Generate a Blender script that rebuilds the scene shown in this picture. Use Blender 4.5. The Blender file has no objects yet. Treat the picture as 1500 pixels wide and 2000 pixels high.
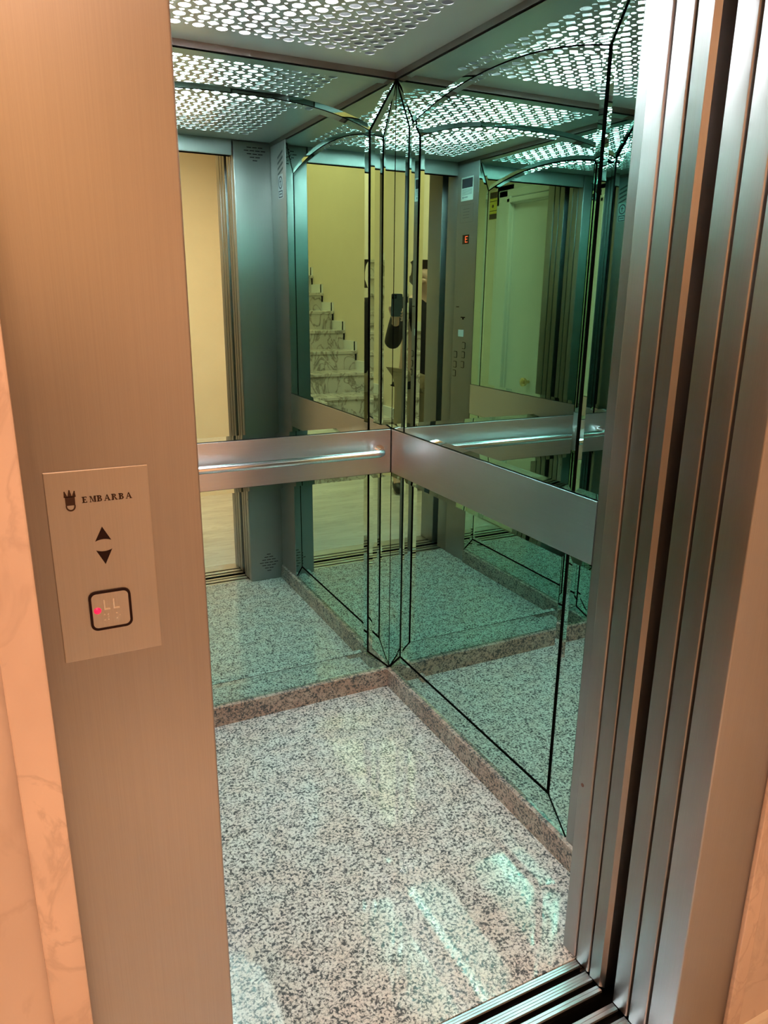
import bpy, bmesh, math, random
from mathutils import Vector, Matrix
random.seed(4)
S = bpy.context.scene
COL = S.collection

# ------------------------------------------------------------------ dimensions (metres)
W, WL, D = 1.1727, 0.163, 1.2579          # cab: right wall, left wall, back wall (front plane y = 0)
ZT, ZC = 2.10, 2.12                        # mirror top, perforated ceiling sheet
ZB1, ZB2, ZS = 1.0073, 0.8496, 0.0728      # steel band top/bottom, granite skirting top
XR, XL = 0.997, 0.163                      # doorway reveals
YF = -0.317                                # landing face of the door frame
LX0, LX1, LY = -0.774, 1.60, -2.40         # landing: left wall, right wall, rear wall
LZ = 2.75

# ------------------------------------------------------------------ helpers
def tag(o, label=None, cat=None, group=None, kind=None):
    if label: o['label'] = label
    if cat: o['category'] = cat
    if group: o['group'] = group
    if kind: o['kind'] = kind
    return o

def empty(name, loc, label=None, cat=None, group=None, kind=None):
    o = bpy.data.objects.new(name, None); COL.objects.link(o); o.location = loc
    o.empty_display_size = 0.05
    return tag(o, label, cat, group, kind)

class MB:
    def __init__(s): s.v = []; s.f = []; s.m = []
    def add(s, vs, fs, m=0):
        b = len(s.v); s.v += [tuple(map(float, p)) for p in vs]
        s.f += [tuple(b + i for i in f) for f in fs]; s.m += [m] * len(fs); return s
    def box(s, x0, x1, y0, y1, z0, z1, m=0):
        vs = [(x, y, z) for x in (x0, x1) for y in (y0, y1) for z in (z0, z1)]
        return s.add(vs, [(0, 1, 3, 2), (4, 6, 7, 5), (0, 4, 5, 1), (2, 3, 7, 6), (0, 2, 6, 4), (1, 5, 7, 3)], m)
    def rbox(s, x0, x1, y0, y1, z0, z1, r=0.003, seg=2, m=0):
        bm = bmesh.new(); bmesh.ops.create_cube(bm, size=1)
        for v in bm.verts:
            v.co = Vector(((x0 + x1) / 2 + v.co.x * (x1 - x0), (y0 + y1) / 2 + v.co.y * (y1 - y0), (z0 + z1) / 2 + v.co.z * (z1 - z0)))
        bmesh.ops.bevel(bm, geom=bm.edges[:], offset=r, segments=seg, affect='EDGES', profile=0.5)
        bm.verts.ensure_lookup_table(); bm.verts.index_update()
        s.add([v.co for v in bm.verts], [tuple(v.index for v in f.verts) for f in bm.faces], m); bm.free(); return s
    def prism(s, poly, mp, d0, d1, m=0, side=None):
        n = len(poly)
        vs = [mp(u, v, d0) for u, v in poly] + [mp(u, v, d1) for u, v in poly]
        s.add(vs, [tuple(range(n)), tuple(range(2 * n - 1, n - 1, -1))], m)
        b = len(s.v) - 2 * n
        for i in range(n):
            j = (i + 1) % n; s.f.append((b + i, b + n + i, b + n + j, b + j)); s.m.append(m if side is None else side)
        return s
    def ring(s, outer, inner, mp, d0, d1, m=0):
        n = len(outer)
        vs = [mp(u, v, d1) for u, v in outer] + [mp(u, v, d1) for u, v in inner] + [mp(u, v, d0) for u, v in outer] + [mp(u, v, d0) for u, v in inner]
        fs = []
        for i in range(n):
            j = (i + 1) % n
            fs += [(i, j, n + j, n + i), (2 * n + i, i, n + i + n * 2 - n * 0, 3 * n + i)] if False else [(i, j, n + j, n + i), (2 * n + i, 2 * n + j, j, i), (n + i, n + j, 3 * n + j, 3 * n + i)]
        return s.add(vs, fs, m)
    def tube(s, path, r, n=16, m=0, cap=True):
        path = [Vector(p) for p in path]; rs = r if isinstance(r, (list, tuple)) else [r] * len(path)
        t0 = (path[1] - path[0]).normalized()
        a = Vector((0, 0, 1)) if abs(t0.z) < 0.9 else Vector((1, 0, 0))
        u = t0.cross(a).normalized(); vs = []
        for i, p in enumerate(path):
            if i == 0: t = t0
            elif i == len(path) - 1: t = (path[i] - path[i - 1]).normalized()
            else: t = ((path[i + 1] - p).normalized() + (p - path[i - 1]).normalized()).normalized()
            u = (u - t * u.dot(t)).normalized(); w = t.cross(u)
            for k in range(n):
                q = 2 * math.pi * k / n; vs.append(p + (u * math.cos(q) + w * math.sin(q)) * rs[i])
        fs = []
        for i in range(len(path) - 1):
            for k in range(n):
                l = (k + 1) % n; fs.append((i * n + k, i * n + l, (i + 1) * n + l, (i + 1) * n + k))
        if cap: fs += [tuple(range(n - 1, -1, -1)), tuple((len(path) - 1) * n + k for k in range(n))]
        return s.add(vs, fs, m)
    def build(s, name, mats, parent=None, smooth=False, recalc=True):
        me = bpy.data.meshes.new(name); me.from_pydata(s.v, [], s.f)
        if not isinstance(mats, (list, tuple)): mats = [mats]
        for m in mats: me.materials.append(m)
        me.polygons.foreach_set('material_index', s.m)
        if smooth: me.polygons.foreach_set('use_smooth', [True] * len(s.f))
        me.update()
        if recalc:
            bm = bmesh.new(); bm.from_mesh(me); bmesh.ops.recalc_face_normals(bm, faces=bm.faces[:]); bm.to_mesh(me); bm.free()
        if smooth:
            try: me.set_sharp_from_angle(angle=math.radians(35))
            except Exception: pass
        o = bpy.data.objects.new(name, me); COL.objects.link(o)
        if parent is not None:
            o.parent = parent; o.matrix_parent_inverse = Matrix.Translation(-parent.location)
        return o

def struct(name, mb, mat, label=None, cat=None):
    o = mb.build(name, mat); o['kind'] = 'structure'
    return tag(o, label, cat)

def circle(cx, cz, r, n=24): return [(cx + r * math.cos(2 * math.pi * i / n), cz + r * math.sin(2 * math.pi * i / n)) for i in range(n)]
def rrect(x0, x1, z0, z1, r, n=6):
    out = []
    for cx, cz, a in ((x1 - r, z1 - r, 0), (x0 + r, z1 - r, 90), (x0 + r, z0 + r, 180), (x1 - r, z0 + r, 270)):
        for i in range(n + 1):
            q = math.radians(a + 90 * i / n); out.append((cx + r * math.cos(q), cz + r * math.sin(q)))
    return out
def rect(x0, x1, z0, z1): return [(x0, z0), (x1, z0), (x1, z1), (x0, z1)]

# ------------------------------------------------------------------ materials
def newmat(name):
    m = bpy.data.materials.new(name); m.use_nodes = True
    nt = m.node_tree; b = nt.nodes.get('Principled BSDF'); return m, nt, b
def plain(name, col, rough=0.5, metal=0.0, spec=0.5, emit=None, estr=0.0):
    m, nt, b = newmat(name)
    b.inputs['Base Color'].default_value = (*col, 1); b.inputs['Roughness'].default_value = rough
    b.inputs['Metallic'].default_value = metal; b.inputs['Specular IOR Level'].default_value = spec
    if emit: b.inputs['Emission Color'].default_value = (*emit, 1); b.inputs['Emission Strength'].default_value = estr
    return m
def node(nt, t, **kw):
    n = nt.nodes.new(t)
    for k, v in kw.items(): setattr(n, k, v)
    return n
def ramp(nt, stops):
    r = node(nt, 'ShaderNodeValToRGB'); e = r.color_ramp.elements
    e[0].position, e[0].color = stops[0][0], (*stops[0][1], 1); e[1].position, e[1].color = stops[1][0], (*stops[1][1], 1)
    for p, c in stops[2:]:
        x = e.new(p); x.color = (*c, 1)
    return r
def coords(nt, scale=(1, 1, 1)):
    tc = node(nt, 'ShaderNodeNewGeometry'); mp = node(nt, 'ShaderNodeMapping')
    mp.inputs['Scale'].default_value = scale; nt.links.new(tc.outputs['Position'], mp.inputs['Vector']); return mp
def noise(nt, vec, scale, detail=3, rough=0.55, dist=0.0):
    n = node(nt, 'ShaderNodeTexNoise'); n.inputs['Scale'].default_value = scale; n.inputs['Detail'].default_value = detail
    n.inputs['Roughness'].default_value = rough; n.inputs['Distortion'].default_value = dist
    nt.links.new(vec.outputs[0], n.inputs['Vector']); return n
def mix(nt, fac, a, b, blend='MIX'):
    x = node(nt, 'ShaderNodeMix', data_type='RGBA', blend_type=blend)
    for s, v in ((x.inputs[0], fac), (x.inputs[6], a), (x.inputs[7], b)):
        if hasattr(v, 'links') or hasattr(v, 'is_output'): nt.links.new(v, s)
        elif isinstance(v, tuple): s.default_value = (*v, 1)
        else: s.default_value = v
    return x

def brushed(name, col, rough=0.28, aniso=0.75, vertical=True):
    m, nt, b = newmat(name)
    g = node(nt, 'ShaderNodeNewGeometry')
    if vertical:
        c = node(nt, 'ShaderNodeVectorMath', operation='CROSS_PRODUCT'); c.inputs[1].default_value = (0, 0, 1)
        nt.links.new(g.outputs['Normal'], c.inputs[0]); tv = c.outputs[0]; sc = (900, 900, 6)
    else:
        cc = node(nt, 'ShaderNodeCombineXYZ'); cc.inputs[2].default_value = 1; tv = cc.outputs[0]; sc = (6, 6, 900)
    nt.links.new(tv, b.inputs['Tangent'])
    mp = coords(nt, sc); n = noise(nt, mp, 1.0, 2)
    mp2 = coords(nt, (3, 3, 3)); n2 = noise(nt, mp2, 1.4, 3)
    r = node(nt, 'ShaderNodeMapRange'); r.inputs[3].default_value = rough * 0.85; r.inputs[4].default_value = rough * 1.2
    nt.links.new(n2.outputs[0], r.inputs[0]); nt.links.new(r.outputs[0], b.inputs['Roughness'])
    lo = tuple(x * 0.97 for x in col); hi = tuple(min(1, x * 1.03) for x in col)
    rp = ramp(nt, [(0.3, lo), (0.7, hi)]); nt.links.new(n.outputs[0], rp.inputs[0])
    nt.links.new(rp.outputs[0], b.inputs['Base Color'])
    b.inputs['Metallic'].default_value = 1; b.inputs['Anisotropic'].default_value = aniso
    return m

STEEL = brushed('brushed_steel_vertical', (0.37, 0.352, 0.35), 0.40, 0.8, True)
STEEL_H = brushed('brushed_steel_horizontal', (0.52, 0.515, 0.525), 0.32, 0.7, False)
STEEL_DARK = brushed('brushed_steel_shaded', (0.285, 0.268, 0.262), 0.38, 0.75, True)  # same steel, darker: dim reflections on the door panels put into colour
CEILSTEEL = plain('satin_ceiling_sheet', (0.62, 0.615, 0.61), 0.30, 0.35)
TRIMSTEEL = plain('ceiling_edge_angle', (0.24, 0.21, 0.20), 0.38, 0.9)
CHROME = plain('polished_chrome', (0.66, 0.66, 0.67), 0.17, 1.0)
ALU = plain('sill_aluminium', (0.70, 0.71, 0.74), 0.34, 1.0)
BLACK = plain('black_gap', (0.006, 0.006, 0.006), 0.8, 0, 0.05)
BLACKP = plain('black_ink', (0.012, 0.004, 0.004), 0.7, 0, 0.15)
ENGRAVE = plain('brown_black_lettering', (0.03, 0.014, 0.009), 0.6, 0, 0.2)
WHITEP = plain('white_print', (0.80, 0.80, 0.78), 0.45)
NAVY = plain('dark_blue_print', (0.02, 0.03, 0.06), 0.4)
GREYP = plain('grey_print', (0.30, 0.32, 0.35), 0.5)
YELLOWP = plain('yellow_print', (0.85, 0.68, 0.08), 0.45)
BROWNP = plain('dark_brown_print', (0.10, 0.05, 0.03), 0.5)
REDLED = plain('red_indicator', (0.5, 0.004, 0.03), 0.3, 0, 0.5, (1.0, 0.012, 0.10), 0.65)
REDDIG = plain('red_digit', (0.6, 0.02, 0.01), 0.4, 0, 0.5, (1.0, 0.08, 0.03), 2.5)
GLASSBLK = plain('dark_display_window', (0.02, 0.008, 0.006), 0.08)
GLASSEDGE = plain('dark_glass_edge', (0.006, 0.014, 0.011), 0.12, 0, 0.3)
LED = plain('led_panel', (0.9, 0.9, 0.9), 0.5, 0, 0.2, (0.88, 0.95, 1.0), 10.5)
CAVITY = plain('grey_light_box', (0.30, 0.30, 0.30), 0.6)
DOORWHITE = plain('white_lacquer_door', (0.78, 0.78, 0.74), 0.35)
BRASS = plain('brass_knob', (0.80, 0.66, 0.35), 0.2, 1.0)
DARKWALL = plain('shaft_dark', (0.006, 0.006, 0.006), 0.9, 0, 0.1)

def mirror_mat():
    m = bpy.data.materials.new('green_tinted_mirror'); m.use_nodes = True; nt = m.node_tree; nt.nodes.clear()
    g = node(nt, 'ShaderNodeBsdfAnisotropic'); g.inputs['Color'].default_value = (0.455, 0.69, 0.62, 1); g.inputs['Roughness'].default_value = 0.0
    o = node(nt, 'ShaderNodeOutputMaterial'); nt.links.new(g.outputs[0], o.inputs[0]); return m
MIRROR = mirror_mat()

def granite_mat(name, light, pink, rough):
    m, nt, b = newmat(name)
    v = coords(nt)
    n1 = noise(nt, v, 132, 5, 0.66, 0.5); n2 = noise(nt, v, 11, 4, 0.6); n3 = noise(nt, v, 34, 3, 0.6); n4 = noise(nt, v, 210, 3, 0.7)
    basec = ramp(nt, [(0.40, light), (0.62, pink)]); nt.links.new(n2.outputs[0], basec.inputs[0])
    fine = ramp(nt, [(0.30, (0.62, 0.61, 0.60)), (0.58, (1, 1, 1))]); nt.links.new(n4.outputs[0], fine.inputs[0])
    c0 = mix(nt, 1.0, basec.outputs[0], fine.outputs[0], 'MULTIPLY')
    k = node(nt, 'ShaderNodeMath', operation='MULTIPLY_ADD'); k.inputs[1].default_value = 0.30; k.inputs[2].default_value = -0.15
    sm = node(nt, 'ShaderNodeMath', operation='ADD')                      # clump the dark flecks a little
    nt.links.new(n3.outputs[0], k.inputs[0]); nt.links.new(n1.outputs[0], sm.inputs[0]); nt.links.new(k.outputs[0], sm.inputs[1])
    dk = ramp(nt, [(0.42, (1, 1, 1)), (0.545, (0, 0, 0)), (0.465, (0.55, 0.55, 0.55))]); nt.links.new(sm.outputs[0], dk.inputs[0])
    c2 = mix(nt, dk.outputs[0], c0.outputs[2], (0.085, 0.095, 0.10))
    nt.links.new(c2.outputs[2], b.inputs['Base Color']); b.inputs['Roughness'].default_value = rough
    b.inputs['Specular IOR Level'].default_value = 0.5; return m
GRANITE = granite_mat('speckled_granite', (0.80, 0.785, 0.74), (0.79, 0.71, 0.645), 0.05)
GRANITE_SK = granite_mat('granite_skirting_warm_lit', (0.58, 0.47, 0.40), (0.55, 0.39, 0.32), 0.10)  # same granite; warm landing light is put into its redder colour

def marble_mat(name, base, vein, scale=(1, 1, 1), rough=0.15, amount=0.6, nscale=4.0):
    m, nt, b = newmat(name)
    v = coords(nt, scale); n = noise(nt, v, nscale, 5, 0.55, 1.2)
    a = node(nt, 'ShaderNodeMath', operation='SUBTRACT'); a.inputs[1].default_value = 0.5; nt.links.new(n.outputs[0], a.inputs[0])
    ab = node(nt, 'ShaderNodeMath', operation='ABSOLUTE'); nt.links.new(a.outputs[0], ab.inputs[0])
    r = ramp(nt, [(0.0, (amount,) * 3), (0.045, (0, 0, 0))]); nt.links.new(ab.outputs[0], r.inputs[0])
    n2 = noise(nt, v, nscale * 0.7, 3, 0.5); r2 = ramp(nt, [(0.4, tuple(x * 0.86 for x in base)), (0.65, base)]); nt.links.new(n2.outputs[0], r2.inputs[0])
    c = mix(nt, r.outputs[0], r2.outputs[0], vein)
    nt.links.new(c.outputs[2], b.inputs['Base Color']); b.inputs['Roughness'].default_value = rough; return m
MARBLE = marble_mat('white_marble_cladding', (0.66, 0.53, 0.47), (0.44, 0.345, 0.30), (1.6, 1.6, .9), 0.22, 0.42, 4.5)
MARBLE_TRIM = marble_mat('white_marble_architrave', (0.68, 0.53, 0.46), (0.46, 0.35, 0.30), (2.6, 2.6, 1.4), 0.18, 0.55, 5.0)
MARBLE_FLOOR = marble_mat('cream_marble_floor', (0.84, 0.78, 0.68), (0.52, 0.46, 0.38), (0.8, 4, 1), 0.12, 0.35, 3.0)
MARBLE_STEP = marble_mat('veined_marble_steps', (0.64, 0.59, 0.53), (0.20, 0.18, 0.15), (2.6, 1, 1.6), 0.16, 0.9, 2.6)

def wall_mat(name, col):
    m, nt, b = newmat(name); v = coords(nt); n = noise(nt, v, 5, 4)
    r = ramp(nt, [(0.3, tuple(c * 0.95 for c in col)), (0.7, col)]); nt.links.new(n.outputs[0], r.inputs[0])
    nt.links.new(r.outputs[0], b.inputs['Base Color']); b.inputs['Roughness'].default_value = 0.55
    bp = node(nt, 'ShaderNodeBump'); bp.inputs['Strength'].default_value = 0.05; n2 = noise(nt, v, 120, 2)
    nt.links.new(n2.outputs[0], bp.inputs['Height']); nt.links.new(bp.outputs[0], b.inputs['Normal']); return m
YELLOW = wall_mat('yellow_wall_paint', (0.86, 0.74, 0.56))
WHITECEIL = wall_mat('white_ceiling_paint', (0.86, 0.83, 0.78))

# ------------------------------------------------------------------ cab shell
struct('floor', MB().box(WL - .03, W + .03, -.042, D + .03, -.05, 0), GRANITE)
struct('wall_back', MB().box(WL - .05, W + .05, D + .012, D + .04, -.05, 2.30), DARKWALL)
struct('wall_right', MB().box(W + .012, W + .04, 0.0, D + .012, -.05, 2.30), DARKWALL)
struct('wall_left', MB().box(WL - .04, WL - .012, 0.0, D + .012, -.05, 2.30), DARKWALL)
struct('ceiling', MB().box(WL - .05, W + .05, -.05, D + .05, 2.26, 2.30), DARKWALL)
SK = .0119
struct('baseboard_back', MB().rbox(WL + SK, W - SK, D - SK, D + .010, 0, ZS, .0012, 1), GRANITE_SK)
struct('baseboard_right', MB().rbox(W - SK, W + .010, .004, D - .001, 0, ZS, .0012, 1), GRANITE_SK)
struct('baseboard_left', MB().rbox(WL - .010, WL + SK, .205, D - .001, 0, ZS, .0012, 1), GRANITE_SK)
# steel angle between mirrors and ceiling sheet
struct('trim_1', MB().box(WL + .004, W - .004, D - .004, D + .010, ZT + .003, ZC + .02), TRIMSTEEL)
struct('trim_2', MB().box(W - .004, W + .010, .001, D - .002, ZT + .003, ZC + .02), TRIMSTEEL)
struct('trim_3', MB().box(WL - .010, WL + .004, .001, D - .002, ZT + .003, ZC + .02), TRIMSTEEL)

# ------------------------------------------------------------------ mirrors
def offset_poly(P, d):
    """inset a CCW polygon; d is one distance per edge (edge i joins P[i] and P[i+1])"""
    n = len(P); d = d if isinstance(d, (list, tuple)) else [d] * n; out = []
    for i in range(n):
        a, b, c = Vector(P[i - 1]), Vector(P[i]), Vector(P[(i + 1) % n])
        e1 = (b - a).normalized(); e2 = (c - b).normalized()
        n1 = Vector((-e1.y, e1.x)); n2 = Vector((-e2.y, e2.x)); d1, d2 = d[i - 1], d[i]
        det = n1.x * n2.y - n1.y * n2.x
        if abs(det) < .25: q = b + (n1 + n2).normalized() * (d1 + d2) / 2
        else: q = b + Vector(((d1 * n2.y - d2 * n1.y) / det, (n1.x * d2 - n2.x * d1) / det))
        out.append((q.x, q.y))
    return out
def mirror_piece(name, poly, mp, parent, outer, gaps, bevel=.014, drop=.0011, thick=.009):
    """outer = (s0, s1, z0, z1) of the whole panel; gaps = (upright, level, arch, mitre) full widths of the dark joints"""
    n = len(poly); ds = []
    for i in range(n):
        (x0, y0), (x1, y1) = poly[i], poly[(i + 1) % n]
        on = lambda a, c, v: abs(a - v) < 1e-6 and abs(c - v) < 1e-6
        dx, dy = abs(x1 - x0), abs(y1 - y0)
        if on(x0, x1, outer[0]) or on(x0, x1, outer[1]) or on(y0, y1, outer[2]) or on(y0, y1, outer[3]): ds.append(.0010)
        elif dx < 1e-6: ds.append(gaps[0] / 2)
        elif dy < 1e-6: ds.append(gaps[1] / 2)
        elif n > 8 and dx < .04: ds.append(gaps[2] / 2)
        else: ds.append(gaps[3] / 2)
    bs = []
    for i in range(n):
        x0, x1 = poly[i][0], poly[(i + 1) % n][0]
        bs.append(.0005 if abs(x0 - x1) < 1e-6 and min(abs(x0 - outer[0]), abs(x0 - outer[1])) < 1e-6 else bevel)
    P = offset_poly(poly, ds); I = offset_poly(P, bs)
    b = MB()
    vs = [mp(u, v, 0) for u, v in I] + [mp(u, v, -drop) for u, v in P] + [mp(u, v, -thick) for u, v in P]
    fs = [tuple(range(n))] + [(i, n + i, n + (i + 1) % n, (i + 1) % n) for i in range(n)]
    b.add(vs, fs, 0)
    b.add(vs, [(n + i, 2 * n + i, 2 * n + (i + 1) % n, n + (i + 1) % n) for i in range(n)], 1)
    return b.build(name, [MIRROR, GLASSEDGE], parent, recalc=False)
def arch_pts(a, c, zs, rise, ex, n=28):
    return [(a + (c - a) * i / n, zs + rise * (1 - abs(2 * i / n - 1) ** ex)) for i in range(n + 1)]
def wall_mirrors(s0, s1, mp, gl, gr, zsp, rise, ex, base, gaps, lab):
    up = empty('wall_mirror', base, lab[0], 'mirror', 'edged mirror panels of the lift cab'); ou = (s0, s1, ZB1, ZT)
    A = arch_pts(s0 + gl, s1 - gr, zsp, rise, ex)
    mirror_piece('center_pane', [(s0 + gl, ZB1), (s1 - gr, ZB1)] + A[::-1], mp, up, ou, gaps)
    mirror_piece('side_strip', [(s0, ZB1), (s0 + gl, ZB1), (s0 + gl, zsp), (s0, ZT)], mp, up, ou, gaps)
    mirror_piece('side_strip', [(s1 - gr, ZB1), (s1, ZB1), (s1, ZT), (s1 - gr, zsp)], mp, up, ou, gaps)
    mirror_piece('arched_top_pane', [(s0, ZT)] + A + [(s1, ZT)], mp, up, ou, gaps)
    lo = empty('wall_mirror', base, lab[1], 'mirror', 'edged mirror panels of the lift cab'); ol = (s0, s1, ZS, ZB2)
    zb = ZS + .086
    mirror_piece('center_pane', [(s0 + gl, zb), (s1 - gr, zb), (s1 - gr, ZB2), (s0 + gl, ZB2)], mp, lo, ol, gaps)
    mirror_piece('side_strip', [(s0, ZS), (s0 + gl, zb), (s0 + gl, ZB2), (s0, ZB2)], mp, lo, ol, gaps)
    mirror_piece('side_strip', [(s1 - gr, zb), (s1, ZS), (s1, ZB2), (s1 - gr, ZB2)], mp, lo, ol, gaps)
    mirror_piece('bottom_pane', [(s0, ZS), (s1, ZS), (s1 - gr, zb), (s0 + gl, zb)], mp, lo, ol, gaps)
mp_back = lambda s, z, d: (s, D - d, z)                # s runs along +x, front faces -y
mp_right = lambda s, z, d: (W - d, -s, z)              # s = -y, front faces -x
mp_left = lambda s, z, d: (WL + d, s, z)               # s = y, front faces +x
wall_mirrors(WL, W, mp_back, .090, .090, 1.950, .056, 2.8, (0.6, D, ZS), (.0080, .0018, .0026, .0065),
             ['green-tinted mirror with arched top on the back wall, over the chrome handrail', 'green-tinted mirror on the back wall, under the chrome handrail'])
wall_mirrors(-D, -.207, mp_right, .090, .088, 1.953, .059, 2.1, (W, 0.7, ZS), (.0125, .0105, .0038, .0085),
             ['mirror with arched top on the right side wall, over the bare steel band', 'mirror on the right side wall, between the bare steel band and granite skirting'])
wall_mirrors(.200, D, mp_left, .084, .090, 1.953, .059, 2.1, (WL, 0.6, ZS), (.0075, .0085, .006, .008),
             ['arched mirror on the side wall beyond the lift controls, seen only in reflection', 'low mirror on the side wall beyond the lift controls, under its steel band'])

# steel bands
b = MB().rbox(WL + .006, W - .006, D - .004, D + .010, ZB2 + .001, ZB1 - .001, .0012, 2)
tag(b.build('steel_band', STEEL_H), 'brushed steel band across the back wall behind the chrome handrail', 'wall panel', 'steel bands of the lift cab')
b = MB().rbox(W - .004, W + .010, .207, D - .001, ZB2 + .001, ZB1 - .001, .0012, 2)
tag(b.build('steel_band', STEEL_H), 'bare brushed steel band between the two mirrors of the right side wall', 'wall panel', 'steel bands of the lift cab')
b = MB().rbox(WL - .010, WL + .004, .201, D - .001, ZB2 + .001, ZB1 - .001, .0012, 2)
tag(b.build('steel_band', STEEL_H), 'steel band on the side wall next to the control panel, seen in reflection', 'wall panel', 'steel bands of the lift cab')

# handrail
hr = empty('handrail', (0.6, D - .004, .932), 'polished chrome tube handrail on the steel band of the back wall', 'handrail')
def elbow(x, s):
    pts = []; r = .030; yb = D - .052
    for i in range(9):
        q = math.pi / 2 * i / 8; pts.append((x - s * r + s * r * math.sin(q), yb + r - r * math.cos(q), .932))
    return pts + [(x, D - .0045, .932)]
xe, xs = 1.120, 0.216
path = elbow(xs, -1)[::-1] + elbow(xe, 1)
MB().tube(path, .0130, 20).build('rail_tube', CHROME, hr, True)
for x in (xs, xe):
    MB().tube([(x, D - .0045, .932), (x, D - .0095, .932)], .022, 24).build('mounting_flange', CHROME, hr, True)

# ------------------------------------------------------------------ perforated ceiling light
cl = empty('ceiling_light', (0.609, 0.63, ZC), 'flat steel ceiling sheet with backlit pattern of round and diamond holes', 'ceiling light')
PX, PY = .06085, .06137; X0, Y0 = .2865, .1400; NX, NY = 13, 17
def sheet():
    cu = bpy.data.curves.new('sheet_outline', 'CURVE'); cu.dimensions = '2D'; cu.fill_mode = 'BOTH'
    def loop(pts):
        sp = cu.splines.new('POLY'); sp.points.add(len(pts) - 1); sp.use_cyclic_u = True
        for p, (x, y) in zip(sp.points, pts): p.co = (x, y, 0, 1)
    loop([(WL + .0045, .002), (W - .0045, .002), (W - .0045, D - .0045), (WL + .0045, D - .0045)])
    for i in range(NX):
        for j in range(NY):
            x, y = X0 + PX * i, Y0 + PY * j
            loop(circle(x, y, .0150, 20))
            if j < NY - 1: loop(circle(x, y + PY / 2, .0066, 12))
            if i < NX - 1: loop(circle(x + PX / 2, y, .0042, 8))
            if i < NX - 1 and j < NY - 1:
                cx, cy, h = x + PX / 2, y + PY / 2, .0158; loop([(cx + h, cy), (cx, cy + h), (cx - h, cy), (cx, cy - h)])
    cu.extrude = .0006
    tmp = bpy.data.objects.new('tmp_outline', cu); COL.objects.link(tmp)
    dg = bpy.context.evaluated_depsgraph_get(); me = bpy.data.meshes.new_from_object(tmp.evaluated_get(dg))
    bpy.data.objects.remove(tmp); bpy.data.curves.remove(cu)
    me.transform(Matrix.Translation((0, 0, ZC + .0006)))
    me.materials.clear(); me.materials.append(CEILSTEEL)
    o = bpy.data.objects.new('perforated_sheet', me); COL.objects.link(o); o.parent = cl; o.matrix_parent_inverse = Matrix.Translation(-cl.location)
sheet()
MB().prism(rrect(.22, .87, .05, 1.235, .42, 10), lambda u, v, d: (u, v, ZC + .040 + d), 0, .006).build('led_panel', LED, cl)
lb = MB()
lb.box(WL + .004, W - .004, .002, D - .004, ZC + .050, ZC + .054)
lb.box(WL + .004, WL + .010, .002, D - .004, ZC + .003, ZC + .050); lb.box(W - .010, W - .004, .002, D - .004, ZC + .003, ZC + .050)
lb.box(WL + .010, W - .010, .002, .008, ZC + .003, ZC + .050); lb.box(WL + .010, W - .010, D - .010, D - .004, ZC + .003, ZC + .050)
lb.build('light_box', CAVITY, cl)

# ------------------------------------------------------------------ cab front: returns, header, sills
fr = empty('front_return_panel', (1.08, 0, 0), 'steel front return panel beside the parked sliding doors, with slotted vents', 'wall panel', 'steel front returns')
MB().rbox(XR, W + .010, -.042, 0, .001, ZC - .002, .004, 3).build('panel', STEEL, fr, True)
def slots(name, cx, rows, z0, dz, par, y):
    m = MB()
    for r, n in enumerate(rows):
        for k in range(n):
            x = cx + (k - (n - 1) / 2) * .0262; m.box(x - .0105, x + .0105, y - .0002, y + .0006, z0 - r * dz - .0016, z0 - r * dz + .0016)
    m.build(name, BLACK, par)
slots('vent_slots', 1.097, [3, 4, 3, 2, 1], 2.094, .0135, fr, 0)
slots('vent_slots', 1.095, [1, 2, 3, 4, 3, 2, 1], .142, .0152, fr, 0)
MB().prism(circle(-.0137, .447, .0042, 16), lambda u, v, d: (XR - d, u, v), 0, .0005).build('screw_hole', plain('screw_brown', (.16, .07, .05), .5), fr)

fl = MB().rbox(WL - .060, XL, -.098, -.0015, .001, ZC - .002, .003, 2).build('door_strike_post', STEEL, None, True)
tag(fl, 'steel post the sliding doors close against, next to the lift controls, in the mirror', 'door post')
# right wall steel post (between mirror and front return)
po = MB().rbox(W - .002, W + .010, .002, .206, ZS, ZC - .002, .001, 1).build('corner_post', STEEL)
tag(po, 'narrow brushed steel strip with stickers at the front end of the right side wall', 'wall panel')

struct('lintel', MB().rbox(XL + .001, XR - .006, -.040, -.001, 2.054, ZC + .012, .002, 2), STEEL)

def sill(name, rows, y_lo, y_hi, lab):
    o = empty(name, ((XL + XR) / 2, (y_lo + y_hi) / 2, 0), lab, 'door sill', 'grooved aluminium door sills')
    base = MB().box(XL - .02, XR + .001, y_lo, y_hi, -.045, -.016)
    for (a, c, ribs) in rows: base.box(XL - .02, XR + .001, a + .0004, c - .0004, -.016, -.0042)
    base.build('sill_base', BLACK, o)  # base and ridges coloured black for the shade in grooves and gap
    for (a, c, ribs) in rows:
        m = MB(); pr = [(a, -.004), (c, -.004)]; n = ribs; w = (c - a) / n
        top = []
        for k in range(n):
            p = c - k * w
            top += [(p - .0004, -.0003), (p - w + .0016, -.0003)] + ([(p - w + .0013, -.0018), (p - w + .0004, -.0018)] if k < n - 1 else [])
        m.prism(pr + top, lambda u, v, d: (d, u, v), XL - .02, XR + .001); m.build('sill_rail', ALU, o)
sill('door_sill', [(-.0625, -.0445, 3), (-.1035, -.0785, 4), (-.1330, -.1170, 2)], -.133, -.0435, 'grooved aluminium sill at the edge of the granite cab floor')
sill('door_sill', [(-.1820, -.1640, 2), (-.2260, -.1990, 4), (-.3160, -.2420, 7)], -.3165, -.164, 'grooved aluminium sill of the landing, across the dark gap from the cab')
struct('dark_shaft_block', MB().box(XL - .3, 1.7, -.32, -.04, -.5, -.06), BLACK)     # black block standing in for the shaft's darkness below the gap

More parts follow.
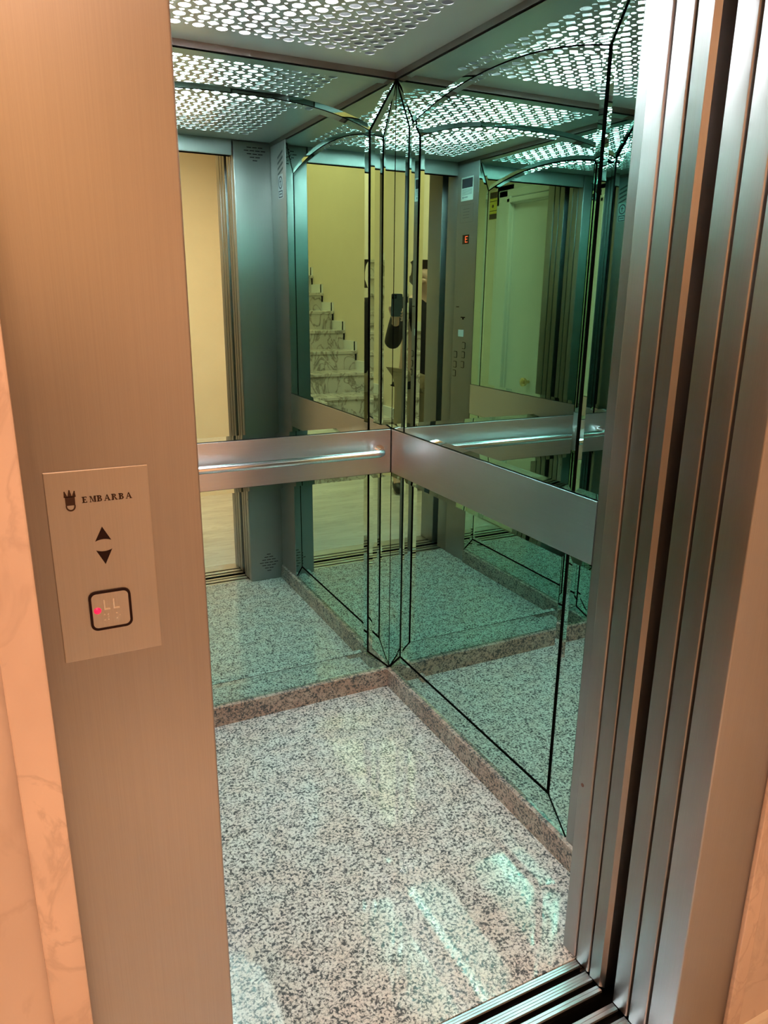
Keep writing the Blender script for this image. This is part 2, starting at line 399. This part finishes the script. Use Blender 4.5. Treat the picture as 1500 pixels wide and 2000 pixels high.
# ------------------------------------------------------------------ sliding door panels (parked open on the right)
def panel(y0, y1, lab, x1=1.50, top=2.075, mat=None):
    o = MB().rbox(XR, x1, y0, y1, .003, top, .0032, 3).build('sliding_door_panel', mat or STEEL_DARK, None, True)
    tag(o, lab, 'lift door', 'parked sliding door panels'); o.location = (0, 0, 0); return o
panel(-.0870, -.0465, 'edge of the parked cab door panel next to the steel front return')
def panel_chamfer(y0, y1, lab):
    m = MB(); pts = [(XR, y1 - .003), (XR + .003, y1), (1.5, y1), (1.5, y0), (XR + .008, y0), (XR + .0005, y0 + .009)]
    m.prism(pts, lambda u, v, d: (u, v, d), .003, 2.075)
    tag(m.build('sliding_door_panel', STEEL_DARK), lab, 'lift door', 'parked sliding door panels')
panel_chamfer(-.1320, -.0905, 'edge of the parked cab door panel with angled corner beside the black gap')
panel(-.2050, -.1640, 'edge of the parked landing door panel beside the black gap', top=2.13)
panel(-.2530, -.2105, 'edge of the parked landing door panel next to the door frame', top=2.13)

struct('dark_gap_filler', MB().box(XR + .060, 1.49, -.1625, -.1335, .0, 2.13), BLACK)      # black filler added as shaft darkness between cab and landing doors
# ------------------------------------------------------------------ landing door frame
df = empty('door_frame', (.576, YF, 0), 'wide brushed steel door frame around the lift entrance', 'door frame')
MB().rbox(-.030, .1545, YF, -.172, .001, 2.13, .003, 3).build('jamb', STEEL, df, True)
MB().rbox(XR, 1.170, YF, -.2590, .001, 2.13, .003, 3).build('jamb', STEEL, df, True)
MB().rbox(-.030, 1.170, YF, -.160, 2.131, 2.30, .003, 3).build('head', STEEL, df, True)

# ------------------------------------------------------------------ call panel on the left jamb
cp = empty('call_panel', (.0586, YF, 1.203), 'steel lift call plate on the door frame with logo, two arrows and a square button', 'call panel')
mpf = lambda u, v, d: (u, YF - d, v)
MB().rbox(.0125, .1048, YF - .0014, YF + .001, 1.1072, 1.2987, .0008, 2).build('faceplate', brushed('call_plate_steel', (.45, .425, .41), .36, .7, True), cp)
E0 = .0014; E1 = .00165
def letters(word, x0, zb, h, pitch):
    m = MB(); t = .27; th = .125
    def R(x, a, c, b0, b1): m.prism([(x + a * h, zb + b0 * h), (x + c * h, zb + b0 * h), (x + c * h, zb + b1 * h), (x + a * h, zb + b1 * h)], mpf, E0, E1)
    def Q(x, pts): m.prism([(x + a * h, zb + c * h) for a, c in pts], mpf, E0, E1)
    def bowl(x, cx, cz, rx, rz, w, a0=-90, a1=90):
        o = [(cx + rx * math.cos(math.radians(a0 + (a1 - a0) * i / 10)), cz + rz * math.sin(math.radians(a0 + (a1 - a0) * i / 10))) for i in range(11)]
        i_ = [(cx + (rx - w) * math.cos(math.radians(a0 + (a1 - a0) * i / 10)), cz + (rz - th) * math.sin(math.radians(a0 + (a1 - a0) * i / 10))) for i in range(11)]
        for k in range(10): Q(x, [o[k], o[k + 1], i_[k + 1], i_[k]])
    for n, ch in enumerate(word):
        x = x0 + n * pitch
        if ch == 'E':
            R(x, .10, .10 + t, 0, 1); R(x, 0, .72, 0, th); R(x, 0, .70, 1 - th, 1); R(x, .3, .55, .46, .46 + th)
            R(x, .64, .74, 0, .26); R(x, .62, .71, .76, 1); R(x, .51, .58, .36, .66)
        elif ch == 'M':
            R(x, .10, .18, 0, 1); R(x, .70, .70 + t, 0, 1); Q(x, [(.10, 1), (.32, 1), (.58, .18), (.50, .0)]); Q(x, [(.70, 1), (.78, 1), (.58, .1), (.50, 0)])
            R(x, 0, .3, 0, th * .7); R(x, .6, 1.0, 0, th * .7); R(x, 0, .22, 1 - th * .7, 1); R(x, .75, 1.0, 1 - th * .7, 1)
        elif ch == 'A':
            Q(x, [(.40, 1), (.52, 1), (.16, 0), (.06, 0)]); Q(x, [(.38, 1), (.54, 1), (.90, 0), (.64, 0)]); R(x, .22, .66, .30, .30 + th)
            R(x, -.02, .26, 0, th * .7); R(x, .55, .98, 0, th * .7)
        else:
            R(x, .10, .10 + t, 0, 1); R(x, 0, .42, 1 - th, 1); R(x, 0, .42 if ch == 'B' else .36, 0, th); R(x, .3, .46, .47, .47 + th)
            bowl(x, .42, .765, .30, .235, t * .9)
            if ch == 'B': bowl(x, .44, .285, .34, .285, t * .9)
            else: Q(x, [(.40, .50), (.60, .50), (.92, 0), (.66, 0)]); R(x, .62, .98, 0, th * .7)
    return m
letters('EMBARBA', .0434, 1.2672, .0060, .00653).build('lettering', ENGRAVE, cp)
cr = MB()
cx, cz = .0332, 1.2695
hw = .0043
cr.prism([(cx - hw, 1.2735), (cx - hw * .97, 1.2660), (cx + hw * .97, 1.2660), (cx + hw, 1.2735)], mpf, E0, E1)
outer = [(cx - hw, 1.2662)] + [(cx + hw * math.cos(q), 1.2650 + .0047 * math.sin(q)) for q in [math.pi + math.pi * i / 12 for i in range(13)]] + [(cx + hw, 1.2662)]
inner = [(cx - hw * .72, 1.2662)] + [(cx + hw * .72 * math.cos(q), 1.2652 + .0034 * math.sin(q)) for q in [math.pi + math.pi * i / 12 for i in range(13)]] + [(cx + hw * .72, 1.2662)]
for i in range(len(outer) - 1): cr.prism([outer[i], outer[i + 1], inner[i + 1], inner[i]], mpf, E0, E1)
for dx, top, wd in ((-.0043, 1.2792, .0018), (0.0, 1.2803, .0021), (.0043, 1.2792, .0018)):         # three crown points over the shield
    cr.prism([(cx + dx * .80 - wd, 1.2740), (cx + dx * .80 + wd, 1.2740), (cx + dx + .0005, top), (cx + dx - .0005, top)], mpf, E0, E1)
    cr.prism(circle(cx + dx, top, .00065, 8), mpf, E0, E1)
cr.prism([(cx - hw, 1.2735), (cx + hw, 1.2735), (cx + hw * 1.02, 1.2746), (cx - hw * 1.02, 1.2746)], mpf, E0, E1)
cr.build('crest_logo', ENGRAVE, cp)
def arrow(zb, za, s):
    pts = [(.0511, zb), ] + [(.0511 + .0147 * i / 10, zb + s * .0016 * (1 - (2 * i / 10 - 1) ** 2)) for i in range(1, 10)] + [(.0658, zb), (.0585, za)]
    return MB().prism(pts, mpf, E0, E1)
arrow(1.2280, 1.2422, 1).build('up_arrow', BLACKP, cp); arrow(1.2190, 1.2041, -1).build('down_arrow', BLACKP, cp)
bt = MB().prism(rrect(.0418, .0762, 1.1388, 1.1748, .0048), mpf, .0012, .0026).build('call_button', brushed('call_button_steel', (.48, .45, .43), .34, .6, True), cp)
MB().ring(rrect(.0394, .0786, 1.1364, 1.1772, .0068), rrect(.0418, .0762, 1.1388, 1.1748, .0048), mpf, .0010, .0030).build('button_bezel', BLACKP, cp)
lm = MB()
for x in (.0526, .0614):
    lm.prism([(x, 1.1575), (x + .0058, 1.1575), (x + .0058, 1.1588), (x + .0013, 1.1588), (x + .0013, 1.1680), (x, 1.1680)], mpf, .0024, .0034)
for x, z in ((.0527, 1.1525), (.0527, 1.1470), (.0560, 1.1525), (.0560, 1.1497), (.0560, 1.1470), (.0640, 1.1525), (.0640, 1.1470), (.0668, 1.1497)):
    lm.prism(circle(x, z, .0006, 10), mpf, .0024, .0031)
o = lm.build('raised_lettering', plain('polished_lettering', (.80, .76, .72), .2, 1), cp); o.parent = bt; o.matrix_parent_inverse = Matrix()
ledm = MB()
for k in range(6):
    a0, a1 = math.pi / 2 * k / 6, math.pi / 2 * (k + 1) / 6
    n = 20
    r0, r1 = .0036 * math.cos(a0), .0036 * math.cos(a1); h0, h1 = .0022 + .0026 * math.sin(a0), .0022 + .0026 * math.sin(a1)
    vs = [mpf(x, z, h0) for x, z in circle(.0466, 1.1573, r0, n)] + [mpf(x, z, h1) for x, z in circle(.0466, 1.1573, max(r1, 1e-5), n)]
    ledm.add(vs, [(i, (i + 1) % n, n + (i + 1) % n, n + i) for i in range(n)])
o = ledm.build('indicator_lamp', REDLED, cp, True); o['label'] = 'glowing red round lamp'; o.parent = bt; o.matrix_parent_inverse = Matrix()

# ------------------------------------------------------------------ lift controls on the front strip of the left wall (seen in the mirrors)
op = empty('control_panel', (WL, .10, 1.4), 'tall steel lift control column with buttons and red floor display, in the mirror', 'control panel')
mpc = lambda u, v, d: (WL + d, u, v)
MB().rbox(WL - .010, WL + .001, .0, .199, .001, ZC - .003, .0009, 1).build('column_plate', STEEL, op)
def btn(x, z, par):
    o = MB().prism(rrect(x - .013, x + .013, z - .015, z + .015, .004, 3), mpc, .001, .0034).build('floor_button', STEEL, par)
    r = MB().ring(rrect(x - .0155, x + .0155, z - .0175, z + .0175, .005, 3), rrect(x - .013, x + .013, z - .015, z + .015, .004, 3), mpc, .0009, .0022).build('button_bezel', BLACK, par)
    r.parent = o; r.matrix_parent_inverse = Matrix()
for x, z in ((.117, 1.204), (.115, 1.155), (.111, 1.103), (.037, 1.152), (.035, 1.099), (.030, 1.051)): btn(x, z, op)
MB().prism(rect(.057, .110, 1.249, 1.285), mpc, .001, .002).build('white_label', WHITEP, op)
dsp = MB().prism(rect(.066, .127, 1.718, 1.763), mpc, .001, .0022).build('floor_display', GLASSBLK, op)
dg = MB()
for a, c, z0, z1 in ((.092, .116, 1.752, 1.756), (.092, .112, 1.739, 1.743), (.092, .116, 1.725, 1.729), (.092, .097, 1.725, 1.756)):
    dg.prism(rect(a, c, z0, z1), mpc, .0022, .0024)
o = dg.build('red_digit', REDDIG, op); o.parent = dsp; o.matrix_parent_inverse = Matrix()
MB().prism(rect(.026, .056, 1.401, 1.405), mpc, .001, .0013).build('card_slot', BLACK, op)
sl = MB(); sl.prism(rect(.076, .120, 1.347, 1.352), mpc, .001, .0013); sl.prism(rect(.092, .106, 1.338, 1.347), mpc, .001, .0013)
sl.build('key_switch', BLACK, op)
pl = MB(); pl.ring(rect(.034, .158, 1.822, 1.908), rect(.0355, .1565, 1.8235, 1.9065), mpc, .001, .0013)
for k in range(4): pl.prism(rect(.060, .120, 1.886 - k * .014, 1.889 - k * .014), mpc, .001, .0013)
pl.build('engraved_plate', plain('engraved_grey', (.22, .23, .24), .4, .8), op)
nt_ = empty('notice', (WL, .095, 1.985), 'small notice with dark blue top and white text below, above the lift controls', 'notice')
MB().prism(rect(.037, .150, 1.928, 2.040), mpc, .0011, .0017).build('card', WHITEP, nt_)
MB().prism(rect(.044, .143, 1.988, 2.033), mpc, .0017, .0020).build('dark_heading', NAVY, nt_)
tl = MB()
for k in range(5): tl.prism(rect(.046, .140, 1.980 - k * .006, 1.9825 - k * .006), mpc, .0017, .0020)
tl.prism(circle(.056, 1.944, .006, 12), mpc, .0017, .0020); tl.prism(rect(.066, .100, 1.942, 1.947), mpc, .0017, .0020)
tl.build('text_lines', GREYP, nt_)

# stickers on the right-hand corner post
mps = lambda u, v, d: (W - .002 - d, u, v)
st = empty('sticker', (W - .002, .135, 2.0), 'slanting striped sticker high on the corner strip beside the vent', 'sticker', 'stickers on the corner strip')
m = MB()
for k in range(4): m.prism([(.100, 1.968 + k * .023), (.170, 1.990 + k * .023), (.170, 1.999 + k * .023), (.100, 1.977 + k * .023)], mps, 0, .0004)
m.build('stripes', plain('sticker_dark_green', (.03, .05, .05), .4), st)
st = empty('sticker', (W - .002, .135, 1.92), 'pale label with dark oval seal and square below, on the corner strip', 'sticker', 'stickers on the corner strip')
MB().prism(rect(.102, .166, 1.872, 1.972), mps, 0, .0004).build('label_paper', plain('pale_label', (.55, .57, .62), .4), st)
m = MB(); m.ring(circle(.134, 1.938, .027, 28), circle(.134, 1.938, .021, 28), mps, .0004, .0007)
m.prism(rect(.124, .144, 1.940, 1.944), mps, .0004, .0007); m.prism(rect(.130, .135, 1.924, 1.952), mps, .0004, .0007)
m.ring(rect(.108, .160, 1.875, 1.905), rect(.113, .155, 1.880, 1.900), mps, .0004, .0007); m.prism(rect(.118, .150, 1.888, 1.893), mps, .0004, .0007)
m.build('seal_print', NAVY, st)

# ------------------------------------------------------------------ landing
struct('landing_floor', MB().box(LX0 - .02, LX1 + .02, -5.2, -.3165, -.06, 0), MARBLE_FLOOR, 'cream marble floor of the landing', 'floor')
wf = MB()
wf.box(LX0, -.006, -.322, -.20, 0, LZ); wf.box(1.150, LX1, -.322, -.262, 0, LZ); wf.box(-.006, 1.150, -.315, -.20, 2.20, LZ)
struct('wall_front', wf, MARBLE)
ta = MB().rbox(-.0430, -.0048, -.335, -.3225, 0, 2.24, .002, 2)
struct('trim_5', ta, MARBLE_TRIM, 'narrow upright marble strip between marble wall and steel frame at the picture edge', 'trim')
tb = MB().rbox(1.1480, 1.1880, -.327, -.3180, 0, 2.24, .002, 2)
struct('trim_6', tb, MARBLE_TRIM, 'narrow upright marble strip right of the steel door frame', 'trim')
struct('wall_left_landing', MB().box(LX0 - .08, LX0, -5.2, -.20, 0, 4.6), YELLOW)
struct('wall_right_landing', MB().box(LX1, LX1 + .08, LY - .08, -.20, 0, LZ), YELLOW)
struct('wall_rear_landing', MB().box(.55, LX1, LY - .08, LY, 0, 4.6), YELLOW)
struct('wall_stair_side', MB().box(.55, .63, -5.2, LY - .08, 0, 4.6), YELLOW)
struct('wall_stair_end', MB().box(LX0, .63, -5.28, -5.2, 0, 4.6), YELLOW)
struct('ceiling_landing', MB().box(LX0 - .08, LX1 + .08, LY - .08, -.20, LZ, LZ + .1), WHITECEIL)
struct('ceiling_stairwell', MB().box(LX0 - .08, .63, -5.28, LY - .08, 4.6, 4.7), WHITECEIL)
struct('wall_over_stairs', MB().box(LX0, .55, LY - .08, LY - .02, LZ, 4.6), YELLOW)
struct('baseboard_rear', MB().box(.55, LX1, LY, LY + .014, 0, .08), MARBLE_STEP)
struct('baseboard_left_landing', MB().box(LX0, LX0 + .014, -2.15, -.33, 0, .08), MARBLE_STEP)

# stairs
sr = empty('stairs', (-.11, -2.16, 0), 'veined marble stairs rising beside the yellow wall, seen in the mirror', 'stairs', None, 'structure')
G, H = .298, .185
for k in range(1, 11):
    yn = -2.758 - G * (k - 3); z = H * k
    MB().rbox(LX0 + .003, .545, yn - G - .01, yn + .022, z - .03, z, .004, 2).build('tread', MARBLE_STEP, sr)
    MB().box(LX0 + .003, .545, yn - .02, yn, z - H, z - .030).build('riser', MARBLE_STEP, sr)
    s = MB(); s.prism([(yn + .004, z), (yn + .004, z + .088), (yn - G, z + .088), (yn - G, z + H + .088), (yn - G - .03, z + H + .088), (yn - G - .03, z)], lambda u, v, d: (LX0 + d, u, v), .001, .020)
    s.build('stepped_skirting', WHITEP, sr)

# flat door on the landing's right wall
dr = empty('door_1', (LX1, -1.06, 0), 'white panelled flat door with moulded frame on the landing, seen in the mirror', 'door', None, 'structure')
y1, y0, zt = -.65, -1.472, 2.14
MB().rbox(LX1 - .012, LX1 + .03, y0, y1, .005, zt, .002, 1).build('leaf', DOORWHITE, dr)
fm = MB()
for (a, c) in ((y0 - .225, y0), (y1, y1 + .16)):
    fm.rbox(LX1 - .030, LX1 + .02, a, c, 0, zt + .15, .006, 2); fm.rbox(LX1 - .048, LX1 + .0, a + .05, c - .05, 0, zt + .11, .010, 3); fm.rbox(LX1 - .060, LX1, c - .05 if a < -1.5 else a + .01, c - .01 if a < -1.5 else a + .05, 0, zt + .06, .006, 2)
fm.rbox(LX1 - .030, LX1 + .02, y0 - .225, y1 + .16, zt, zt + .15, .006, 2); fm.rbox(LX1 - .048, LX1, y0 - .18, y1 + .11, zt + .05, zt + .11, .010, 3); fm.rbox(LX1 - .060, LX1, y0 - .05, y1 + .05, zt + .01, zt + .045, .006, 2)
fm.build('door_frame', DOORWHITE, dr)
kn = MB(); kn.tube([(LX1 - .010, -1.165, .82), (LX1 - .045, -1.165, .82), (LX1 - .050, -1.165, .82), (LX1 - .075, -1.165, .82), (LX1 - .085, -1.165, .82)], [.012, .012, .030, .034, .016], 20)
kn.build('door_knob', BRASS, dr, True)
# wall sign next to it
sg = empty('wall_sign', (LX1, -1.80, 2.15), 'yellow sign with dark brown bands beside the white door, seen in the mirror', 'sign')
mpg = lambda u, v, d: (LX1 - d, u, v)
MB().prism(rect(-1.860, -1.722, 2.056, 2.262), mpg, 0, .002).build('plate', YELLOWP, sg)
m = MB(); m.prism(rect(-1.858, -1.724, 2.214, 2.260), mpg, .002, .0026); m.prism(rect(-1.858, -1.724, 2.058, 2.098), mpg, .002, .0026)
m.prism(circle(-1.791, 2.156, .013, 14), mpg, .002, .0026); m.prism(rect(-1.85, -1.73, 2.190, 2.195), mpg, .002, .0026); m.prism(rect(-1.85, -1.73, 2.118, 2.123), mpg, .002, .0026)
m.build('brown_bands', BROWNP, sg)

# ------------------------------------------------------------------ camera
CAM = Vector((0.0, -1.0402, 1.4567)); yaw, pit, rol, fpx = -.4623, -.2853, .0102, 1440.8
fw = Vector((-math.sin(yaw) * math.cos(pit), math.cos(yaw) * math.cos(pit), math.sin(pit)))
rt = fw.cross(Vector((0, 0, 1))).normalized(); upv = rt.cross(fw)
r2 = rt * math.cos(rol) + upv * math.sin(rol); u2 = upv * math.cos(rol) - rt * math.sin(rol)
cd = bpy.data.cameras.new('camera'); cam = bpy.data.objects.new('camera', cd); COL.objects.link(cam)
cd.sensor_fit = 'HORIZONTAL'; cd.sensor_width = 36; cd.lens = 36 * fpx / 1500; cd.clip_start = .002; cd.clip_end = 50
cam.matrix_world = Matrix(((r2.x, u2.x, -fw.x, CAM.x), (r2.y, u2.y, -fw.y, CAM.y), (r2.z, u2.z, -fw.z, CAM.z), (0, 0, 0, 1)))
S.camera = cam

# ------------------------------------------------------------------ phone and photographer (seen only in the corner mirrors)
def skin(name, pts, edges, mat, parent, sub=2):
    keys = list(pts); me = bpy.data.meshes.new(name)
    me.from_pydata([pts[k][0] for k in keys], [(keys.index(a), keys.index(b)) for a, b in edges], [])
    o = bpy.data.objects.new(name, me); COL.objects.link(o)
    sk = o.modifiers.new('skin', 'SKIN'); sk.use_smooth_shade = True
    for i, k in enumerate(keys):
        r = pts[k][1]; sv = me.skin_vertices[0].data[i]; sv.radius = r if isinstance(r, tuple) else (r, r); sv.use_root = (i == 0)
    ss = o.modifiers.new('sub', 'SUBSURF'); ss.levels = sub; ss.render_levels = sub
    dg = bpy.context.evaluated_depsgraph_get(); nm = bpy.data.meshes.new_from_object(o.evaluated_get(dg))
    o.modifiers.clear(); o.data = nm; nm.materials.clear(); nm.materials.append(mat)
    nm.polygons.foreach_set('use_smooth', [True] * len(nm.polygons))
    bpy.data.meshes.remove(me); nm.name = name
    if parent: o.parent = parent; o.matrix_parent_inverse = Matrix.Translation(-parent.location)
    return o
PC = CAM - fw * .0065 - r2 * .0235 - u2 * .0655           # centre of the phone; the picture is taken through its lens
def mpp(u, v, d): p = PC + r2 * u + u2 * v + fw * d; return (p.x, p.y, p.z)
ph = empty('phone', tuple(PC), 'dark smartphone held up towards the lift corner, seen in the mirror', 'phone')
MB().prism(rrect(-.0375, .0375, -.0775, .0775, .010, 5), mpp, -.004, .004).build('phone_body', plain('phone_graphite', (.10, .12, .13), .3, .3), ph)
MB().prism(rrect(.0015, .0345, .0435, .0745, .008, 5), mpp, .004, .0048).build('camera_plate', plain('phone_camera_plate', (.07, .08, .085), .15, .2), ph)
for u, v in ((.0095, .0655), (.0095, .0515), (.0265, .0515)):
    MB().prism(circle(u, v, .0058, 20), mpp, .0048, .0056).build('camera_lens', GLASSBLK, ph)
SKINM = plain('skin', (.62, .40, .30), .5); JACKET = plain('black_jacket_cloth', (.012, .012, .014), .85)
TROUS = plain('khaki_trouser_cloth', (.33, .27, .17), .85); SHOE = plain('black_shoe', (.015, .014, .014), .45); HAIR = plain('dark_hair', (.03, .02, .015), .6)
pe = empty('person', (-.33, -1.42, 0), 'person in black jacket and khaki trousers holding up a phone, seen in the mirror', 'person')
V3 = lambda *a: Vector(a)
hand = Vector(mpp(.012, -.062, -.022)); wr = hand - u2 * .062 + r2 * (-.01) - fw * .035
B = dict(pel=(V3(-.40, -1.43, .93), (.135, .10)), sp=(V3(-.41, -1.43, 1.12), (.125, .095)), ch=(V3(-.42, -1.43, 1.31), (.145, .10)), nk=(V3(-.425, -1.42, 1.45), .05),
    jaw=(V3(-.43, -1.40, 1.535), (.062, .078)), hd=(V3(-.435, -1.405, 1.605), (.074, .088)), tp=(V3(-.435, -1.41, 1.655), (.05, .06)), nose=(V3(-.395, -1.315, 1.565), .009),
    rs=(V3(-.265, -1.40, 1.385), .058), re=(V3(-.125, -1.31, 1.11), .040), rw=(wr, .026), rh=(hand, (.034, .014)),
    ls=(V3(-.585, -1.46, 1.385), .058), le=(V3(-.635, -1.46, 1.10), .040), lw=(V3(-.60, -1.37, .88), .026), lh=(V3(-.59, -1.34, .80), (.014, .036)),
    rhip=(V3(-.315, -1.42, .86), .085), rk=(V3(-.27, -1.39, .48), .056), ra=(V3(-.235, -1.40, .095), .038), rt=(V3(-.19, -1.28, .045), .034),
    lhip=(V3(-.485, -1.44, .86), .085), lk=(V3(-.46, -1.43, .48), .056), la=(V3(-.43, -1.46, .095), .038), lt=(V3(-.395, -1.34, .045), .034))
ED = [('pel', 'sp'), ('sp', 'ch'), ('ch', 'nk'), ('nk', 'jaw'), ('jaw', 'hd'), ('hd', 'tp'), ('jaw', 'nose'), ('ch', 'rs'), ('rs', 're'), ('re', 'rw'), ('rw', 'rh'), ('ch', 'ls'), ('ls', 'le'), ('le', 'lw'), ('lw', 'lh'),
      ('pel', 'rhip'), ('rhip', 'rk'), ('rk', 'ra'), ('ra', 'rt'), ('pel', 'lhip'), ('lhip', 'lk'), ('lk', 'la'), ('la', 'lt')]
FG = [(-.045, [(-.040, -.030), (-.046, -.006), (-.030, .0115)]), (-.065, [(-.042, -.028), (-.047, -.005), (-.026, .0115)]), (-.085, [(-.041, -.026), (-.046, -.004), (-.029, .0110)]), (-.102, [(-.036, -.022), (-.042, -.002), (-.030, .0100)])]
for n, (v, ch) in enumerate(FG):                          # four fingers close round the phone's edge, the thumb on the other edge
    prev = 'rh'
    for k, (u, d) in enumerate(ch):
        key = f'f{n}{k}'; B[key] = (Vector(mpp(u, v + .012 * (k == 0), d)), .0085 - .0009 * k); ED.append((prev, key)); prev = key
prev = 'rh'
for k, (u, v, d) in enumerate(((.040, -.050, -.020), (.047, -.028, -.004), (.044, -.008, .004))):
    B[f't{k}'] = (Vector(mpp(u, v, d)), .0105 - .001 * k); ED.append((prev, f't{k}')); prev = f't{k}'
lh = B['lh'][0]
for n, y in enumerate((-.030, -.010, .010, .028)):
    prev = 'lh'
    for k in range(3):
        key = f'l{n}{k}'; B[key] = (lh + V3(.006 + .010 * k, y + .006 - .004 * k, -.042 - (.026 - abs(n - 1.4) * .003) * k), .0085 - .0008 * k); ED.append((prev, key)); prev = key
prev = 'lh'
for k in range(2):
    B[f'u{k}'] = (lh + V3(.016 + .01 * k, .044 + .006 * k, .0 - .026 * k), .010); ED.append((prev, f'u{k}')); prev = f'u{k}'
skin('body', B, ED, SKINM, pe)
def puff(keys, add): return {k: (B[k][0], tuple(x + add for x in B[k][1]) if isinstance(B[k][1], tuple) else B[k][1] + add) for k in keys}
J = puff(('pel', 'sp', 'ch', 'rs', 're', 'ls', 'le'), .022); J['rw'] = (wr - (wr - B['re'][0]) * .06, .036); J['lw'] = (B['lw'][0] + V3(-.003, -.01, .02), .036)
J['col'] = (V3(-.423, -1.425, 1.425), .066); J['hem'] = (V3(-.40, -1.43, .80), (.165, .13))
skin('jacket', J, [('pel', 'sp'), ('sp', 'ch'), ('ch', 'col'), ('pel', 'hem'), ('ch', 'rs'), ('rs', 're'), ('re', 'rw'), ('ch', 'ls'), ('ls', 'le'), ('le', 'lw')], JACKET, pe)
T = puff(('pel', 'rhip', 'rk', 'lhip', 'lk'), .016); T['ra'] = (V3(-.238, -1.40, .115), .060); T['la'] = (V3(-.433, -1.458, .115), .060)
skin('trousers', T, [('pel', 'rhip'), ('rhip', 'rk'), ('rk', 'ra'), ('pel', 'lhip'), ('lhip', 'lk'), ('lk', 'la')], TROUS, pe)
for a, t in (('ra', 'rt'), ('la', 'lt')):
    A_, T_ = B[a][0], B[t][0]; h = A_ - (T_ - A_) * .35
    skin('shoe', {'m': (V3(A_.x, A_.y, .055), (.050, .052)), 'h': (V3(h.x, h.y, .046), .044), 't': (V3(T_.x, T_.y, .044), (.046, .042)), 'n': (V3(T_.x + .012, T_.y + .045, .034), .032), 'c': (V3(A_.x, A_.y, .10), .047)},
         [('m', 'h'), ('m', 't'), ('t', 'n'), ('m', 'c')], SHOE, pe)
skin('hair', {'a': (V3(-.437, -1.422, 1.620), (.082, .084)), 'b': (V3(-.438, -1.425, 1.668), (.058, .062)), 'c': (V3(-.438, -1.455, 1.545), (.066, .046))}, [('a', 'b'), ('a', 'c')], HAIR, pe)

# ------------------------------------------------------------------ lights
def area(name, loc, size, energy, col, rot=(0, 0, 0), sy=None, spread=180):
    l = bpy.data.lights.new(name, 'AREA'); l.energy = energy; l.color = col; l.size = size; l.spread = math.radians(spread)
    if sy: l.shape = 'RECTANGLE'; l.size_y = sy
    o = bpy.data.objects.new(name, l); COL.objects.link(o); o.location = loc; o.rotation_euler = rot; return o
WARM = (1.0, .58, .37)
area('landing_lamp', (-.25, -1.35, LZ - .12), .8, 24, WARM, (0, math.radians(16), 0), 1.4, 150)
area('rear_wall_fill', (.95, -.85, LZ - .12), .5, 12, WARM, (math.radians(-42), 0, 0), .3, 90)  # unseen fill light added to brighten the rear landing wall
area('stair_lamp', (-.1, -3.7, 4.5), .5, 66, (1.0, .66, .38))
w = bpy.data.worlds.new('world'); S.world = w; w.use_nodes = True
w.node_tree.nodes['Background'].inputs[0].default_value = (.5, .45, .4, 1); w.node_tree.nodes['Background'].inputs[1].default_value = .02

# ------------------------------------------------------------------ render look
S.view_settings.view_transform = 'Standard'; S.view_settings.look = 'None'; S.view_settings.gamma = 1; S.view_settings.use_curve_mapping = False
S.view_settings.exposure = 0.38
c = S.cycles
c.max_bounces = 16; c.glossy_bounces = 12; c.diffuse_bounces = 4; c.transmission_bounces = 4
c.sample_clamp_indirect = 6; c.blur_glossy = .4; c.use_denoising = True
try: c.denoising_prefilter = 'ACCURATE'
except Exception: pass
